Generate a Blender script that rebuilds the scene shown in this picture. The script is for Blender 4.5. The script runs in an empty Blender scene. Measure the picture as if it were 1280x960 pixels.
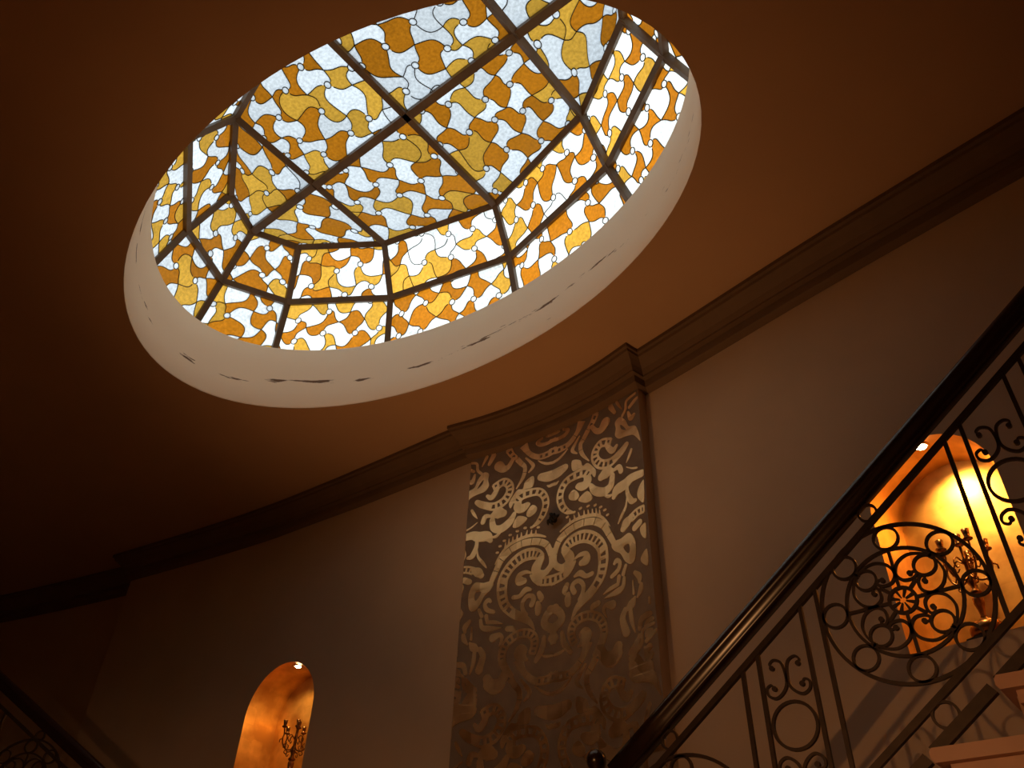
import bpy, bmesh, math, random
from mathutils import Vector, Matrix
from mathutils.geometry import tessellate_polygon

random.seed(7)
scene = bpy.context.scene
COL = scene.collection
H = 4.0          # ceiling height above the eye
CZ = 1.55        # eye height above the hall floor
ZC = H + CZ      # ceiling level

# ------------------------------------------------------------------ camera
cam_data = bpy.data.cameras.new('camera')
cam_data.sensor_fit = 'HORIZONTAL'
cam_data.sensor_width = 36.0
cam_data.lens = 36.0 * 1030.0 / 1280.0
cam_data.clip_start = 0.02
cam = bpy.data.objects.new('camera', cam_data)
COL.objects.link(cam)
_r = Vector((0.78118, 0.62356, 0.03042)); _u = Vector((0.37258, -0.50475, 0.77872)); _f = Vector((-0.50094, 0.59699, 0.62663))
cam.matrix_world = Matrix(((_r.x, _u.x, -_f.x, 0), (_r.y, _u.y, -_f.y, 0), (_r.z, _u.z, -_f.z, CZ), (0, 0, 0, 1)))
scene.camera = cam

# ------------------------------------------------------------------ world, sun, exposure
world = bpy.data.worlds.new('overcast_sky')
scene.world = world
world.use_nodes = True
bg = world.node_tree.nodes['Background']
bg.inputs['Color'].default_value = (0.86, 0.95, 1.0, 1)
bg.inputs['Strength'].default_value = 1.38
scene.view_settings.view_transform = 'Standard'
scene.view_settings.look = 'None'
scene.view_settings.gamma = 1.0
scene.view_settings.use_curve_mapping = False
scene.view_settings.exposure = 0.0
scene.cycles.use_denoising = True
scene.cycles.max_bounces = 8

def light(name, kind, loc, energy, color, target=None, **kw):
    d = bpy.data.lights.new(name, kind)
    d.energy = energy; d.color = color
    for k, v in kw.items():
        setattr(d, k, v)
    o = bpy.data.objects.new(name, d)
    COL.objects.link(o)
    o.location = loc
    if target is not None:
        o.rotation_euler = (Vector(target) - Vector(loc)).to_track_quat('-Z', 'Y').to_euler()
    return o

sun = light('sun', 'SUN', (2, 9, 12), 1.9, (1.0, 0.93, 0.72), target=(2 - 2.5, 9 - 10, 12 - 1.5), angle=math.radians(4))

# ------------------------------------------------------------------ materials
def newmat(name):
    m = bpy.data.materials.new(name); m.use_nodes = True
    nt = m.node_tree; nt.nodes.clear()
    return m, nt, nt.nodes.new('ShaderNodeOutputMaterial')

def principled(name, col, rough=0.6, metal=0.0, var=0.15, scale=6.0, bump=0.0, bscale=60.0, col2=None, detail=4.0):
    m, nt, out = newmat(name)
    b = nt.nodes.new('ShaderNodeBsdfPrincipled')
    b.inputs['Roughness'].default_value = rough
    b.inputs['Metallic'].default_value = metal
    tc = nt.nodes.new('ShaderNodeNewGeometry')
    n = nt.nodes.new('ShaderNodeTexNoise')
    n.inputs['Scale'].default_value = scale; n.inputs['Detail'].default_value = detail
    nt.links.new(tc.outputs['Position'], n.inputs['Vector'])
    r = nt.nodes.new('ShaderNodeValToRGB')
    c2 = col2 or tuple(c * (1 - var) for c in col)
    c1 = col if col2 else tuple(min(1, c * (1 + var)) for c in col)
    r.color_ramp.elements[0].position = 0.35; r.color_ramp.elements[1].position = 0.65
    r.color_ramp.elements[0].color = (*c2, 1); r.color_ramp.elements[1].color = (*c1, 1)
    nt.links.new(n.outputs['Fac'], r.inputs['Fac'])
    nt.links.new(r.outputs['Color'], b.inputs['Base Color'])
    if bump:
        n2 = nt.nodes.new('ShaderNodeTexNoise'); n2.inputs['Scale'].default_value = bscale; n2.inputs['Detail'].default_value = 5
        nt.links.new(tc.outputs['Position'], n2.inputs['Vector'])
        bp = nt.nodes.new('ShaderNodeBump'); bp.inputs['Strength'].default_value = bump; bp.inputs['Distance'].default_value = 0.01
        nt.links.new(n2.outputs['Fac'], bp.inputs['Height'])
        nt.links.new(bp.outputs['Normal'], b.inputs['Normal'])
    nt.links.new(b.outputs['BSDF'], out.inputs['Surface'])
    return m

def glass_mat(name, col, dirt=0.35):
    m, nt, out = newmat(name)
    t = nt.nodes.new('ShaderNodeBsdfTranslucent')
    g = nt.nodes.new('ShaderNodeBsdfGlossy'); g.inputs['Roughness'].default_value = 0.25
    mx = nt.nodes.new('ShaderNodeMixShader'); mx.inputs[0].default_value = 0.03
    pos = nt.nodes.new('ShaderNodeNewGeometry')
    n = nt.nodes.new('ShaderNodeTexNoise'); n.inputs['Scale'].default_value = 42; n.inputs['Detail'].default_value = 3
    nt.links.new(pos.outputs['Position'], n.inputs['Vector'])
    mr = nt.nodes.new('ShaderNodeMapRange'); mr.inputs['From Min'].default_value = 0.3; mr.inputs['From Max'].default_value = 0.7
    mr.inputs['To Min'].default_value = 0.80; mr.inputs['To Max'].default_value = 1.2
    nt.links.new(n.outputs['Fac'], mr.inputs['Value'])
    # grime settled in patches
    d = nt.nodes.new('ShaderNodeTexNoise'); d.inputs['Scale'].default_value = 1.6; d.inputs['Detail'].default_value = 6; d.inputs['Roughness'].default_value = 0.65
    nt.links.new(pos.outputs['Position'], d.inputs['Vector'])
    dr = nt.nodes.new('ShaderNodeMapRange'); dr.inputs['From Min'].default_value = 0.58; dr.inputs['From Max'].default_value = 0.78
    dr.inputs['To Min'].default_value = 1.0; dr.inputs['To Max'].default_value = 1.0 - dirt
    nt.links.new(d.outputs['Fac'], dr.inputs['Value'])
    oi = nt.nodes.new('ShaderNodeObjectInfo')
    rr = nt.nodes.new('ShaderNodeMapRange'); rr.inputs['To Min'].default_value = 0.86; rr.inputs['To Max'].default_value = 1.2
    nt.links.new(oi.outputs['Random'], rr.inputs['Value'])
    m1 = nt.nodes.new('ShaderNodeMath'); m1.operation = 'MULTIPLY'
    nt.links.new(mr.outputs['Result'], m1.inputs[0]); nt.links.new(dr.outputs['Result'], m1.inputs[1])
    m2 = nt.nodes.new('ShaderNodeMath'); m2.operation = 'MULTIPLY'
    nt.links.new(m1.outputs['Value'], m2.inputs[0]); nt.links.new(rr.outputs['Result'], m2.inputs[1])
    # dusty flat panes, dimmed further by tilt so the brighter sky doesn't clip them
    sn = nt.nodes.new('ShaderNodeSeparateXYZ'); nt.links.new(pos.outputs['True Normal'], sn.inputs['Vector'])
    an = nt.nodes.new('ShaderNodeMath'); an.operation = 'ABSOLUTE'; nt.links.new(sn.outputs['Z'], an.inputs[0])
    du = nt.nodes.new('ShaderNodeMapRange'); du.inputs['From Min'].default_value = 0.85; du.inputs['From Max'].default_value = 1.0
    du.inputs['To Min'].default_value = 1.0; du.inputs['To Max'].default_value = 0.76
    nt.links.new(an.outputs['Value'], du.inputs['Value'])
    m3 = nt.nodes.new('ShaderNodeMath'); m3.operation = 'MULTIPLY'
    nt.links.new(m2.outputs['Value'], m3.inputs[0]); nt.links.new(du.outputs['Result'], m3.inputs[1])
    m2 = m3
    vm = nt.nodes.new('ShaderNodeVectorMath'); vm.operation = 'SCALE'
    vm.inputs[0].default_value = col
    nt.links.new(m2.outputs['Value'], vm.inputs['Scale'])
    nt.links.new(vm.outputs['Vector'], t.inputs['Color'])
    nt.links.new(t.outputs['BSDF'], mx.inputs[1]); nt.links.new(g.outputs['BSDF'], mx.inputs[2])
    nt.links.new(mx.outputs['Shader'], out.inputs['Surface'])
    return m

def well_mat(name):
    """beige plaster with dark flaking cracks in a broken line below the glass"""
    m, nt, out = newmat(name)
    b = nt.nodes.new('ShaderNodeBsdfPrincipled'); b.inputs['Roughness'].default_value = 0.75
    g = nt.nodes.new('ShaderNodeNewGeometry')
    mp = nt.nodes.new('ShaderNodeMapping'); mp.inputs['Scale'].default_value = (3.0, 3.0, 26.0)
    nt.links.new(g.outputs['Position'], mp.inputs['Vector'])
    n = nt.nodes.new('ShaderNodeTexNoise'); n.inputs['Scale'].default_value = 1.0; n.inputs['Detail'].default_value = 6; n.inputs['Roughness'].default_value = 0.6
    nt.links.new(mp.outputs['Vector'], n.inputs['Vector'])
    sp = nt.nodes.new('ShaderNodeSeparateXYZ'); nt.links.new(g.outputs['Position'], sp.inputs['Vector'])
    wob = nt.nodes.new('ShaderNodeTexNoise'); wob.inputs['Scale'].default_value = 1.3
    nt.links.new(g.outputs['Position'], wob.inputs['Vector'])
    w2 = nt.nodes.new('ShaderNodeMath'); w2.operation = 'MULTIPLY_ADD'; w2.inputs[1].default_value = 0.24; w2.inputs[2].default_value = ZC + 0.28 - 0.12
    nt.links.new(wob.outputs['Fac'], w2.inputs[0])
    df = nt.nodes.new('ShaderNodeMath'); df.operation = 'SUBTRACT'
    nt.links.new(sp.outputs['Z'], df.inputs[0]); nt.links.new(w2.outputs['Value'], df.inputs[1])
    ab = nt.nodes.new('ShaderNodeMath'); ab.operation = 'ABSOLUTE'; nt.links.new(df.outputs['Value'], ab.inputs[0])
    band = nt.nodes.new('ShaderNodeMapRange'); band.inputs['From Min'].default_value = 0.0; band.inputs['From Max'].default_value = 0.06
    band.inputs['To Min'].default_value = 0.115; band.inputs['To Max'].default_value = -0.08
    nt.links.new(ab.outputs['Value'], band.inputs['Value'])
    ad = nt.nodes.new('ShaderNodeMath'); ad.operation = 'ADD'
    nt.links.new(n.outputs['Fac'], ad.inputs[0]); nt.links.new(band.outputs['Result'], ad.inputs[1])
    r = nt.nodes.new('ShaderNodeValToRGB')
    r.color_ramp.elements[0].position = 0.655; r.color_ramp.elements[0].color = (0.90, 0.80, 0.64, 1)
    r.color_ramp.elements[1].position = 0.69; r.color_ramp.elements[1].color = (0.16, 0.10, 0.06, 1)
    nt.links.new(ad.outputs['Value'], r.inputs['Fac'])
    nt.links.new(r.outputs['Color'], b.inputs['Base Color'])
    nt.links.new(b.outputs['BSDF'], out.inputs['Surface'])
    return m

def goldleaf_mat(name, col, rough, tile=9.0, metal=1.0, amp=0.35):
    """gold leaf laid in square sheets, patchy"""
    m, nt, out = newmat(name)
    b = nt.nodes.new('ShaderNodeBsdfPrincipled'); b.inputs['Metallic'].default_value = metal
    g = nt.nodes.new('ShaderNodeNewGeometry')
    v = nt.nodes.new('ShaderNodeTexVoronoi'); v.distance = 'CHEBYCHEV'; v.inputs['Scale'].default_value = tile; v.inputs['Randomness'].default_value = 0.45
    nt.links.new(g.outputs['Position'], v.inputs['Vector'])
    n = nt.nodes.new('ShaderNodeTexNoise'); n.inputs['Scale'].default_value = 7; n.inputs['Detail'].default_value = 6
    nt.links.new(g.outputs['Position'], n.inputs['Vector'])
    sx = nt.nodes.new('ShaderNodeSeparateColor'); nt.links.new(v.outputs['Color'], sx.inputs['Color'])
    ad = nt.nodes.new('ShaderNodeMath'); ad.operation = 'MULTIPLY_ADD'; ad.inputs[1].default_value = amp
    nt.links.new(sx.outputs['Red'], ad.inputs[0]); nt.links.new(n.outputs['Fac'], ad.inputs[2])
    r = nt.nodes.new('ShaderNodeValToRGB')
    r.color_ramp.elements[0].position = 0.40; r.color_ramp.elements[0].color = (col[0] * 0.62, col[1] * 0.52, col[2] * 0.45, 1)
    r.color_ramp.elements[1].position = 0.85; r.color_ramp.elements[1].color = (*col, 1)
    nt.links.new(ad.outputs['Value'], r.inputs['Fac'])
    nt.links.new(r.outputs['Color'], b.inputs['Base Color'])
    rr = nt.nodes.new('ShaderNodeMapRange'); rr.inputs['To Min'].default_value = rough - 0.1; rr.inputs['To Max'].default_value = rough + 0.12
    nt.links.new(n.outputs['Fac'], rr.inputs['Value']); nt.links.new(rr.outputs['Result'], b.inputs['Roughness'])
    nt.links.new(b.outputs['BSDF'], out.inputs['Surface'])
    return m

def emit_mat(name, col, s):
    m, nt, out = newmat(name)
    e = nt.nodes.new('ShaderNodeEmission'); e.inputs['Color'].default_value = (*col, 1); e.inputs['Strength'].default_value = s
    nt.links.new(e.outputs['Emission'], out.inputs['Surface'])
    return m

M = dict(
    wall=principled('wall_paint', (0.45, 0.34, 0.225), 0.7, var=0.05, scale=1.2, bump=0.06, bscale=90),
    ceil=principled('ceiling_paint', (0.44, 0.30, 0.185), 0.75, var=0.04, scale=0.9),
    cornice=principled('cornice_paint', (0.125, 0.08, 0.045), 0.7, var=0.06, scale=5),
    ground=principled('panel_ground', (0.165, 0.125, 0.085), 0.6, var=0.12, scale=9),
    gold=goldleaf_mat('panel_gold', (1.0, 0.75, 0.40), 0.37, tile=7, metal=1.0),
    niche=goldleaf_mat('niche_gold', (1.0, 0.62, 0.20), 0.42, tile=8, metal=0.85, amp=0.09),
    well=well_mat('well_plaster'),
    rib=principled('dome_bar_paint', (0.11, 0.066, 0.03), 0.5, var=0.2, scale=8),
    came=principled('lead_came', (0.045, 0.05, 0.05), 0.5, metal=0.6, var=0.2),
    white=glass_mat('white_glass', (0.74, 0.78, 0.82)),
    amber=glass_mat('light_amber_glass', (0.60, 0.325, 0.040)),
    amber2=glass_mat('dark_amber_glass', (0.43, 0.148, 0.007)),
    iron=principled('wrought_iron', (0.035, 0.022, 0.014), 0.45, metal=0.5, var=0.2, scale=30),
    wood=principled('handrail_wood', (0.016, 0.007, 0.006), 0.24, var=0.35, scale=22),
    stair=principled('stair_plaster', (0.42, 0.27, 0.18), 0.65, var=0.06, scale=3),
    tread=principled('tread_stone', (0.50, 0.29, 0.20), 0.4, var=0.12, scale=5),
    bronze=principled('aged_bronze', (0.18, 0.085, 0.03), 0.3, metal=0.9, var=0.3, scale=40),
    crystal=principled('amber_crystal', (0.30, 0.12, 0.03), 0.12, metal=0.3, var=0.3, scale=50),
    floor=principled('hall_floor_stone', (0.30, 0.19, 0.11), 0.4, var=0.1, scale=2),
    black=principled('black_iron', (0.006, 0.005, 0.004), 0.6, metal=0.2, var=0.3),
    brass=principled('brass_trim', (0.7, 0.42, 0.14), 0.3, metal=1.0, var=0.1),
    bulb=emit_mat('bulb_glow', (1.0, 0.78, 0.42), 60.0),
)

# ------------------------------------------------------------------ mesh helpers
ORG = {}   # world origin of every object made here

def link(o, parent=None, org=(0, 0, 0)):
    COL.objects.link(o)
    org = Vector(org)
    if parent is not None:
        o.parent = parent
        o.location = org - ORG[parent.name]
    else:
        o.location = org
    ORG[o.name] = org
    return o

def mesh(name, verts, faces, mat, parent=None, smooth=False, org=None):
    """one mesh object from world-space verts"""
    if org is None:
        org = ORG[parent.name] if parent is not None else Vector((0, 0, 0))
    org = Vector(org)
    me = bpy.data.meshes.new(name)
    me.from_pydata([tuple(Vector(v) - org) for v in verts], [], faces)
    me.update()
    if mat:
        me.materials.append(mat)
    if smooth:
        for p in me.polygons:
            p.use_smooth = True
    o = bpy.data.objects.new(name, me)
    return link(o, parent, org)

def tag(o, label=None, cat=None, group=None, kind=None):
    if label: o['label'] = label
    if cat: o['category'] = cat
    if group: o['group'] = group
    if kind: o['kind'] = kind
    return o

def thing(name, loc, label, cat, group=None):
    o = bpy.data.objects.new(name, None)
    o.empty_display_size = 0.1
    link(o, None, loc)
    return tag(o, label, cat, group)

class MB:
    """collects verts and faces"""
    def __init__(s):
        s.v = []; s.f = []
    def add(s, v, f):
        n = len(s.v)
        s.v += [tuple(a) for a in v]
        s.f += [tuple(i + n for i in q) for q in f]
        return s
    def box(s, a, b):
        (x0, y0, z0), (x1, y1, z1) = a, b
        s.add([(x0, y0, z0), (x1, y0, z0), (x1, y1, z0), (x0, y1, z0), (x0, y0, z1), (x1, y0, z1), (x1, y1, z1), (x0, y1, z1)],
              [(3, 2, 1, 0), (4, 5, 6, 7), (0, 1, 5, 4), (1, 2, 6, 5), (2, 3, 7, 6), (3, 0, 4, 7)])
        return s
    def bar(s, p, q, w, d, up=(0, 0, 1)):
        """box-section bar from p to q, w across, d along up"""
        p = Vector(p); q = Vector(q); t = (q - p).normalized(); up = Vector(up)
        sx = t.cross(up).normalized(); u2 = sx.cross(t).normalized()
        v = []
        for e in (p, q):
            for a, b in ((-1, -1), (1, -1), (1, 1), (-1, 1)):
                v.append(e + sx * (a * w / 2) + u2 * (b * d / 2))
        s.add(v, [(0, 1, 2, 3), (7, 6, 5, 4), (0, 4, 5, 1), (1, 5, 6, 2), (2, 6, 7, 3), (3, 7, 4, 0)])
        return s
    def tube(s, pts, rad, n=8, closed=False):
        pts = [Vector(p) for p in pts]; m = len(pts)
        rads = rad if isinstance(rad, (list, tuple)) else [rad] * m
        up = None; v = []
        for i, p in enumerate(pts):
            t = (pts[(i + 1) % m] - pts[i - 1]) if closed else (pts[min(i + 1, m - 1)] - pts[max(i - 1, 0)])
            t.normalize()
            if up is None:
                up = Vector((0, 0, 1)) if abs(t.z) < 0.9 else Vector((1, 0, 0))
            sx = t.cross(up).normalized(); up = sx.cross(t).normalized()
            for k in range(n):
                a = 2 * math.pi * k / n
                v.append(p + (sx * math.cos(a) + up * math.sin(a)) * rads[i])
        f = []
        for i in range(m if closed else m - 1):
            j = (i + 1) % m
            for k in range(n):
                l = (k + 1) % n
                f.append((i * n + k, i * n + l, j * n + l, j * n + k))
        if not closed:
            f.append(tuple(range(n))[::-1]); f.append(tuple((m - 1) * n + k for k in range(n)))
        s.add(v, f)
        return s
    def lathe(s, prof, c=(0, 0, 0), n=16):
        c = Vector(c); v = []; f = []
        for r, z in prof:
            for k in range(n):
                a = 2 * math.pi * k / n
                v.append((c.x + r * math.cos(a), c.y + r * math.sin(a), c.z + z))
        for i in range(len(prof) - 1):
            for k in range(n):
                l = (k + 1) % n
                f.append((i * n + k, i * n + l, (i + 1) * n + l, (i + 1) * n + k))
        f.append(tuple(range(n))[::-1]); f.append(tuple((len(prof) - 1) * n + k for k in range(n)))
        s.add(v, f)
        return s
    def build(s, name, mat, parent=None, smooth=False, org=None):
        return mesh(name, s.v, s.f, mat, parent, smooth, org)

def spline(pts, per=6, closed=False):
    """Catmull-Rom through tuples of any length"""
    m = len(pts)
    if m < 3 and not closed:
        return [tuple(a + (b - a) * i / per for a, b in zip(pts[0], pts[1])) for i in range(per + 1)]
    out = []
    for i in range(m if closed else m - 1):
        g = (lambda k: pts[k % m]) if closed else (lambda k: pts[min(max(k, 0), m - 1)])
        p0, p1, p2, p3 = g(i - 1), g(i), g(i + 1), g(i + 2)
        for k in range(per):
            t = k / per; t2 = t * t; t3 = t2 * t
            out.append(tuple(0.5 * (2 * b + (c - a) * t + (2 * a - 5 * b + 4 * c - d) * t2 + (3 * b - a - 3 * c + d) * t3)
                             for a, b, c, d in zip(p0, p1, p2, p3)))
    if not closed:
        out.append(tuple(pts[-1]))
    return out

def sweep(mb, pts, w, d0, d1, fn, closed=False):
    """flat bar along 2-D pts: w across in the plane, from depth d0 to d1; fn(x, y, d) -> world"""
    m = len(pts); ws = w if isinstance(w, (list, tuple)) else [w] * m
    v = []
    for i, (x, y) in enumerate(pts):
        a = pts[i - 1] if (closed or i) else pts[0]
        b = pts[(i + 1) % m] if (closed or i < m - 1) else pts[-1]
        tx, ty = b[0] - a[0], b[1] - a[1]; l = math.hypot(tx, ty) or 1
        nx, ny = -ty / l * ws[i] / 2, tx / l * ws[i] / 2
        v += [fn(x + nx, y + ny, d0), fn(x - nx, y - ny, d0), fn(x - nx, y - ny, d1), fn(x + nx, y + ny, d1)]
    f = []
    for i in range(m if closed else m - 1):
        j = (i + 1) % m
        for k in range(4):
            l = (k + 1) % 4
            f.append((i * 4 + k, i * 4 + l, j * 4 + l, j * 4 + k))
    if not closed:
        f.append((3, 2, 1, 0)); f.append(tuple((m - 1) * 4 + k for k in range(4)))
    mb.add(v, f)

def plate(mb, outer, holes, d0, d1, fn):
    """flat shape (with holes) from 2-D loops, front at d1"""
    loops = [outer] + list(holes)
    flat = [p for l in loops for p in l]
    tris = tessellate_polygon([[Vector((x, y, 0)) for x, y in l] for l in loops])
    n = len(flat)
    v = [fn(x, y, d1) for x, y in flat] + [fn(x, y, d0) for x, y in flat]
    f = [tuple(t) for t in tris]
    o = 0
    for l in loops:
        for i in range(len(l)):
            j = (i + 1) % len(l)
            f.append((o + i, o + j, n + o + j, n + o + i))
        o += len(l)
    mb.add(v, f)

# ------------------------------------------------------------------ plan of the stair hall (x along the wall, y towards it)
def interp(pts, x):
    for (x0, y0), (x1, y1) in zip(pts, pts[1:]):
        if x <= x1:
            return y0 + (y1 - y0) * (x - x0) / (x1 - x0)
    (x0, y0), (x1, y1) = pts[-2:]
    return y0 + (y1 - y0) * (x - x0) / (x1 - x0)

def plan(pts):
    return [(a * H, b * H) for a, b in spline([tuple(p) for p in pts], 8)]

PC = (-0.776 * H, 0.175 * H); PR = 0.89 * H; PT = 0.2265     # panel arc: centre, radius, half angle
LEFT = plan([(-2.10, 0.948), (-1.80, 0.995), (-1.58, 1.022), (-1.35, 1.037), (-1.0, 1.049), (-0.985, 1.0495)])
RIGHT = plan([(-0.64, 1.078), (-0.518, 1.060), (-0.221, 1.006), (-0.036, 0.977), (0.121, 0.954), (0.6, 0.885), (1.1, 0.80)])
FARL = plan([(-3.3, 0.70), (-2.656, 0.888), (-2.10, 1.013)])

def arc(r, t0, t1, n):
    return [(PC[0] + r * math.sin(t0 + (t1 - t0) * i / n), PC[1] + r * math.cos(t0 + (t1 - t0) * i / n)) for i in range(n + 1)]

def wall_strip(mb, pts, z0, z1):
    v = []; f = []
    for x, y in pts:
        v += [(x, y, z0), (x, y, z1)]
    for i in range(len(pts) - 1):
        f.append((2 * i, 2 * i + 1, 2 * i + 3, 2 * i + 2))
    mb.add(v, f)

def niche_outline(c, hw, z0, zs, n=40):
    """arched outline in wall coordinates: sill z0, spring line zs"""
    return [(c - hw, z0), (c + hw, z0)] + [(c + hw * math.cos(math.pi * k / n), zs + hw * math.sin(math.pi * k / n)) for k in range(n + 1)]

def wall_with_niche(name, pts, xc, hw, z0, apex, depth, nm, nlabel):
    """wall following pts with an arched gilded recess cut through a straight stretch of it"""
    half = hw + 0.12
    xa, xb = xc - half, xc + half
    A = Vector((xa, interp(pts, xa))); B = Vector((xb, interp(pts, xb)))
    mb = MB()
    wall_strip(mb, [p for p in pts if p[0] < xa - 0.01] + [tuple(A)], 0, ZC)
    wall_strip(mb, [tuple(B)] + [p for p in pts if p[0] > xb + 0.01], 0, ZC)
    t = (B - A).normalized(); nrm = Vector((-t.y, t.x))            # into the wall
    L = (B - A).length
    def fn(x, z, d):
        p = A + t * x + nrm * d
        return (p.x, p.y, z)
    zs = apex - hw
    ol = niche_outline(L / 2, hw, z0, zs)
    loops = [[(0, 0), (L, 0), (L, ZC), (0, ZC)], ol]
    flat = [p for l in loops for p in l]
    mb.add([fn(x, z, 0) for x, z in flat], [tuple(q) for q in tessellate_polygon([[Vector((x, z, 0)) for x, z in l] for l in loops])])
    w = mb.build(name, M['wall']); tag(w, kind='structure')
    # the recess: sill, jambs, vault and back
    nb = MB(); k = len(ol)
    nb.add([fn(x, z, 0) for x, z in ol] + [fn(x, z, depth) for x, z in ol], [(i, (i + 1) % k, k + (i + 1) % k, k + i) for i in range(k)])
    nb.add([fn(x, z, depth) for x, z in ol], [tuple(range(k))])
    no = nb.build(nm, M['niche'], w, smooth=True)
    no.data.set_sharp_from_angle(angle=math.radians(30))
    tag(no, nlabel)
    return fn, L / 2, zs

NZ0 = 0.364 * H + CZ; NZA = 0.617 * H + CZ
fnL, ncL, zsL = wall_with_niche('wall_left', LEFT, -1.447 * H, 0.100 * H, NZ0, NZA - 0.02, 0.34, 'gilded_niche', 'gold-leafed arched recess')
fnR, ncR, zsR = wall_with_niche('wall_right', RIGHT, -0.155 * H, 0.079 * H, NZ0, NZA + 0.04, 0.34, 'gilded_niche', 'gold-leafed arched recess')

# far-left return and wall, the unseen sides of the hall, floor
mb = MB(); wall_strip(mb, FARL, 0, ZC); wall_strip(mb, [(-2.10 * H, 1.013 * H), (-2.10 * H, 0.948 * H)], 0, ZC)
tag(mb.build('wall_far_left', M['wall']), kind='structure')
XL, XR, YB = FARL[0][0], RIGHT[-1][0], -3.2
mb = MB(); wall_strip(mb, [(XL, YB), FARL[0]], 0, ZC); tag(mb.build('wall_side_left', M['wall']), kind='structure')
mb = MB(); wall_strip(mb, [RIGHT[-1], (XR, YB)], 0, ZC); tag(mb.build('wall_side_right', M['wall']), kind='structure')
mb = MB(); wall_strip(mb, [(XR, YB), (XL, YB)], 0, ZC); tag(mb.build('wall_back', M['wall']), kind='structure')
mb = MB(); mb.box((XL - 0.3, YB - 0.3, -0.12), (XR + 0.3, 5.4, 0)); tag(mb.build('floor', M['floor']), kind='structure')

# ------------------------------------------------------------------ ceiling with the oval opening
EC = (-0.760 * H, 0.560 * H); EA, EB = 0.557 * H, 0.318 * H
WT = 0.158 * H                         # height of the plaster well
def ell(a, b, t, z):
    return (EC[0] + a * math.cos(t), EC[1] + b * math.sin(t), z)
NE = 96
x0, x1, y0, y1 = XL - 0.3, XR + 0.3, YB - 0.3, 5.4
v = []; f = []
for k in range(NE):
    t = 2 * math.pi * k / NE; c, s = math.cos(t), math.sin(t)
    q = ell(EA, EB, t, ZC); v.append(q)
    dx, dy = q[0] - EC[0], q[1] - EC[1]
    m = min(((x1 - EC[0]) / dx if dx > 1e-6 else (x0 - EC[0]) / dx if dx < -1e-6 else 1e9),
            ((y1 - EC[1]) / dy if dy > 1e-6 else (y0 - EC[1]) / dy if dy < -1e-6 else 1e9))
    v.append((EC[0] + dx * m, EC[1] + dy * m, ZC))
for k in range(NE):
    l = (k + 1) % NE
    f.append((2 * k, 2 * k + 1, 2 * l + 1, 2 * l))
for cx_, cy_ in ((x0, y0), (x1, y0), (x1, y1), (x0, y1)):        # square off the corners
    ang = math.atan2((cy_ - EC[1]) / EB, (cx_ - EC[0]) / EA) % (2 * math.pi)
    k = int(ang / (2 * math.pi) * NE) % NE; l = (k + 1) % NE
    v.append((cx_, cy_, ZC)); f.append((2 * k + 1, len(v) - 1, 2 * l + 1))
tag(mesh('ceiling', v, f, M['ceil']), kind='structure')

# plaster well, slightly rounded lower arris, and the curb the dome stands on
v = []; f = []
prof = [(0.012, 0.0), (0.004, 0.004), (0.0, 0.012), (0.0, 0.2), (0.0, 0.4), (0.0, WT - 0.01), (0.006, WT), (0.75, WT)]
for k in range(NE):
    t = 2 * math.pi * k / NE
    for o, z in prof:
        v.append(ell(EA + o, EB + o, t, ZC + z))
P = len(prof)
for k in range(NE):
    l = (k + 1) % NE
    for i in range(P - 1):
        f.append((k * P + i, k * P + i + 1, l * P + i + 1, l * P + i))
o = mesh('trim_1', v, f, M['well'], smooth=False); tag(o, kind='structure')
o['label'] = 'beige plaster well of the oval skylight with flaking cracks'
for p in o.data.polygons:
    p.use_smooth = True

# ------------------------------------------------------------------ cornices
CP = [(0.225, 0.0), (0.225, -0.030), (0.205, -0.036), (0.200, -0.055), (0.165, -0.075), (0.125, -0.105), (0.100, -0.140),
      (0.100, -0.155), (0.062, -0.160), (0.055, -0.215), (0.030, -0.225), (0.0, -0.235)]
def cornice(name, pts, ends=(0, 0)):
    """moulding swept along a plan curve; projection towards the hall"""
    pts = [Vector(p) for p in pts]
    v = []; f = []; n = len(CP)
    for i, p in enumerate(pts):
        t = (pts[min(i + 1, len(pts) - 1)] - pts[max(i - 1, 0)]).normalized()
        nr = Vector((t.y, -t.x))
        for o, z in CP:
            e = Vector((0, 0))
            if i == 0 and ends[0]: e = -t * o * 0.55
            if i == len(pts) - 1 and ends[1]: e = t * o * 0.55
            q = p + nr * o + e
            v.append((q.x, q.y, ZC + z - 0.001))
    for i in range(len(pts) - 1):
        for k in range(n - 1):
            f.append((i * n + k, i * n + k + 1, (i + 1) * n + k + 1, (i + 1) * n + k))
    for i, e in ((0, ends[0]), (len(pts) - 1, ends[1])):
        if e:                                                     # mitred return back into the wall
            t = (pts[1] - pts[0]).normalized() if i == 0 else (pts[-1] - pts[-2]).normalized()
            nr = Vector((t.y, -t.x)); b = len(v)
            for (o, z) in CP:
                q = Vector(v[i * n + CP.index((o, z))][:2]) - nr * (o + 0.25)
                v.append((q.x, q.y, ZC + z - 0.001))
            for k in range(n - 1):
                f.append((i * n + k, i * n + k + 1, b + k + 1, b + k))
    return tag(mesh(name, v, f, M['cornice']), kind='structure')
cornice('trim_2', LEFT, (1, 0))
cornice('trim_3', RIGHT)
cornice('trim_4', arc(PR, -PT, PT, 24), (1, 1))
cornice('trim_5', FARL)

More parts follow.
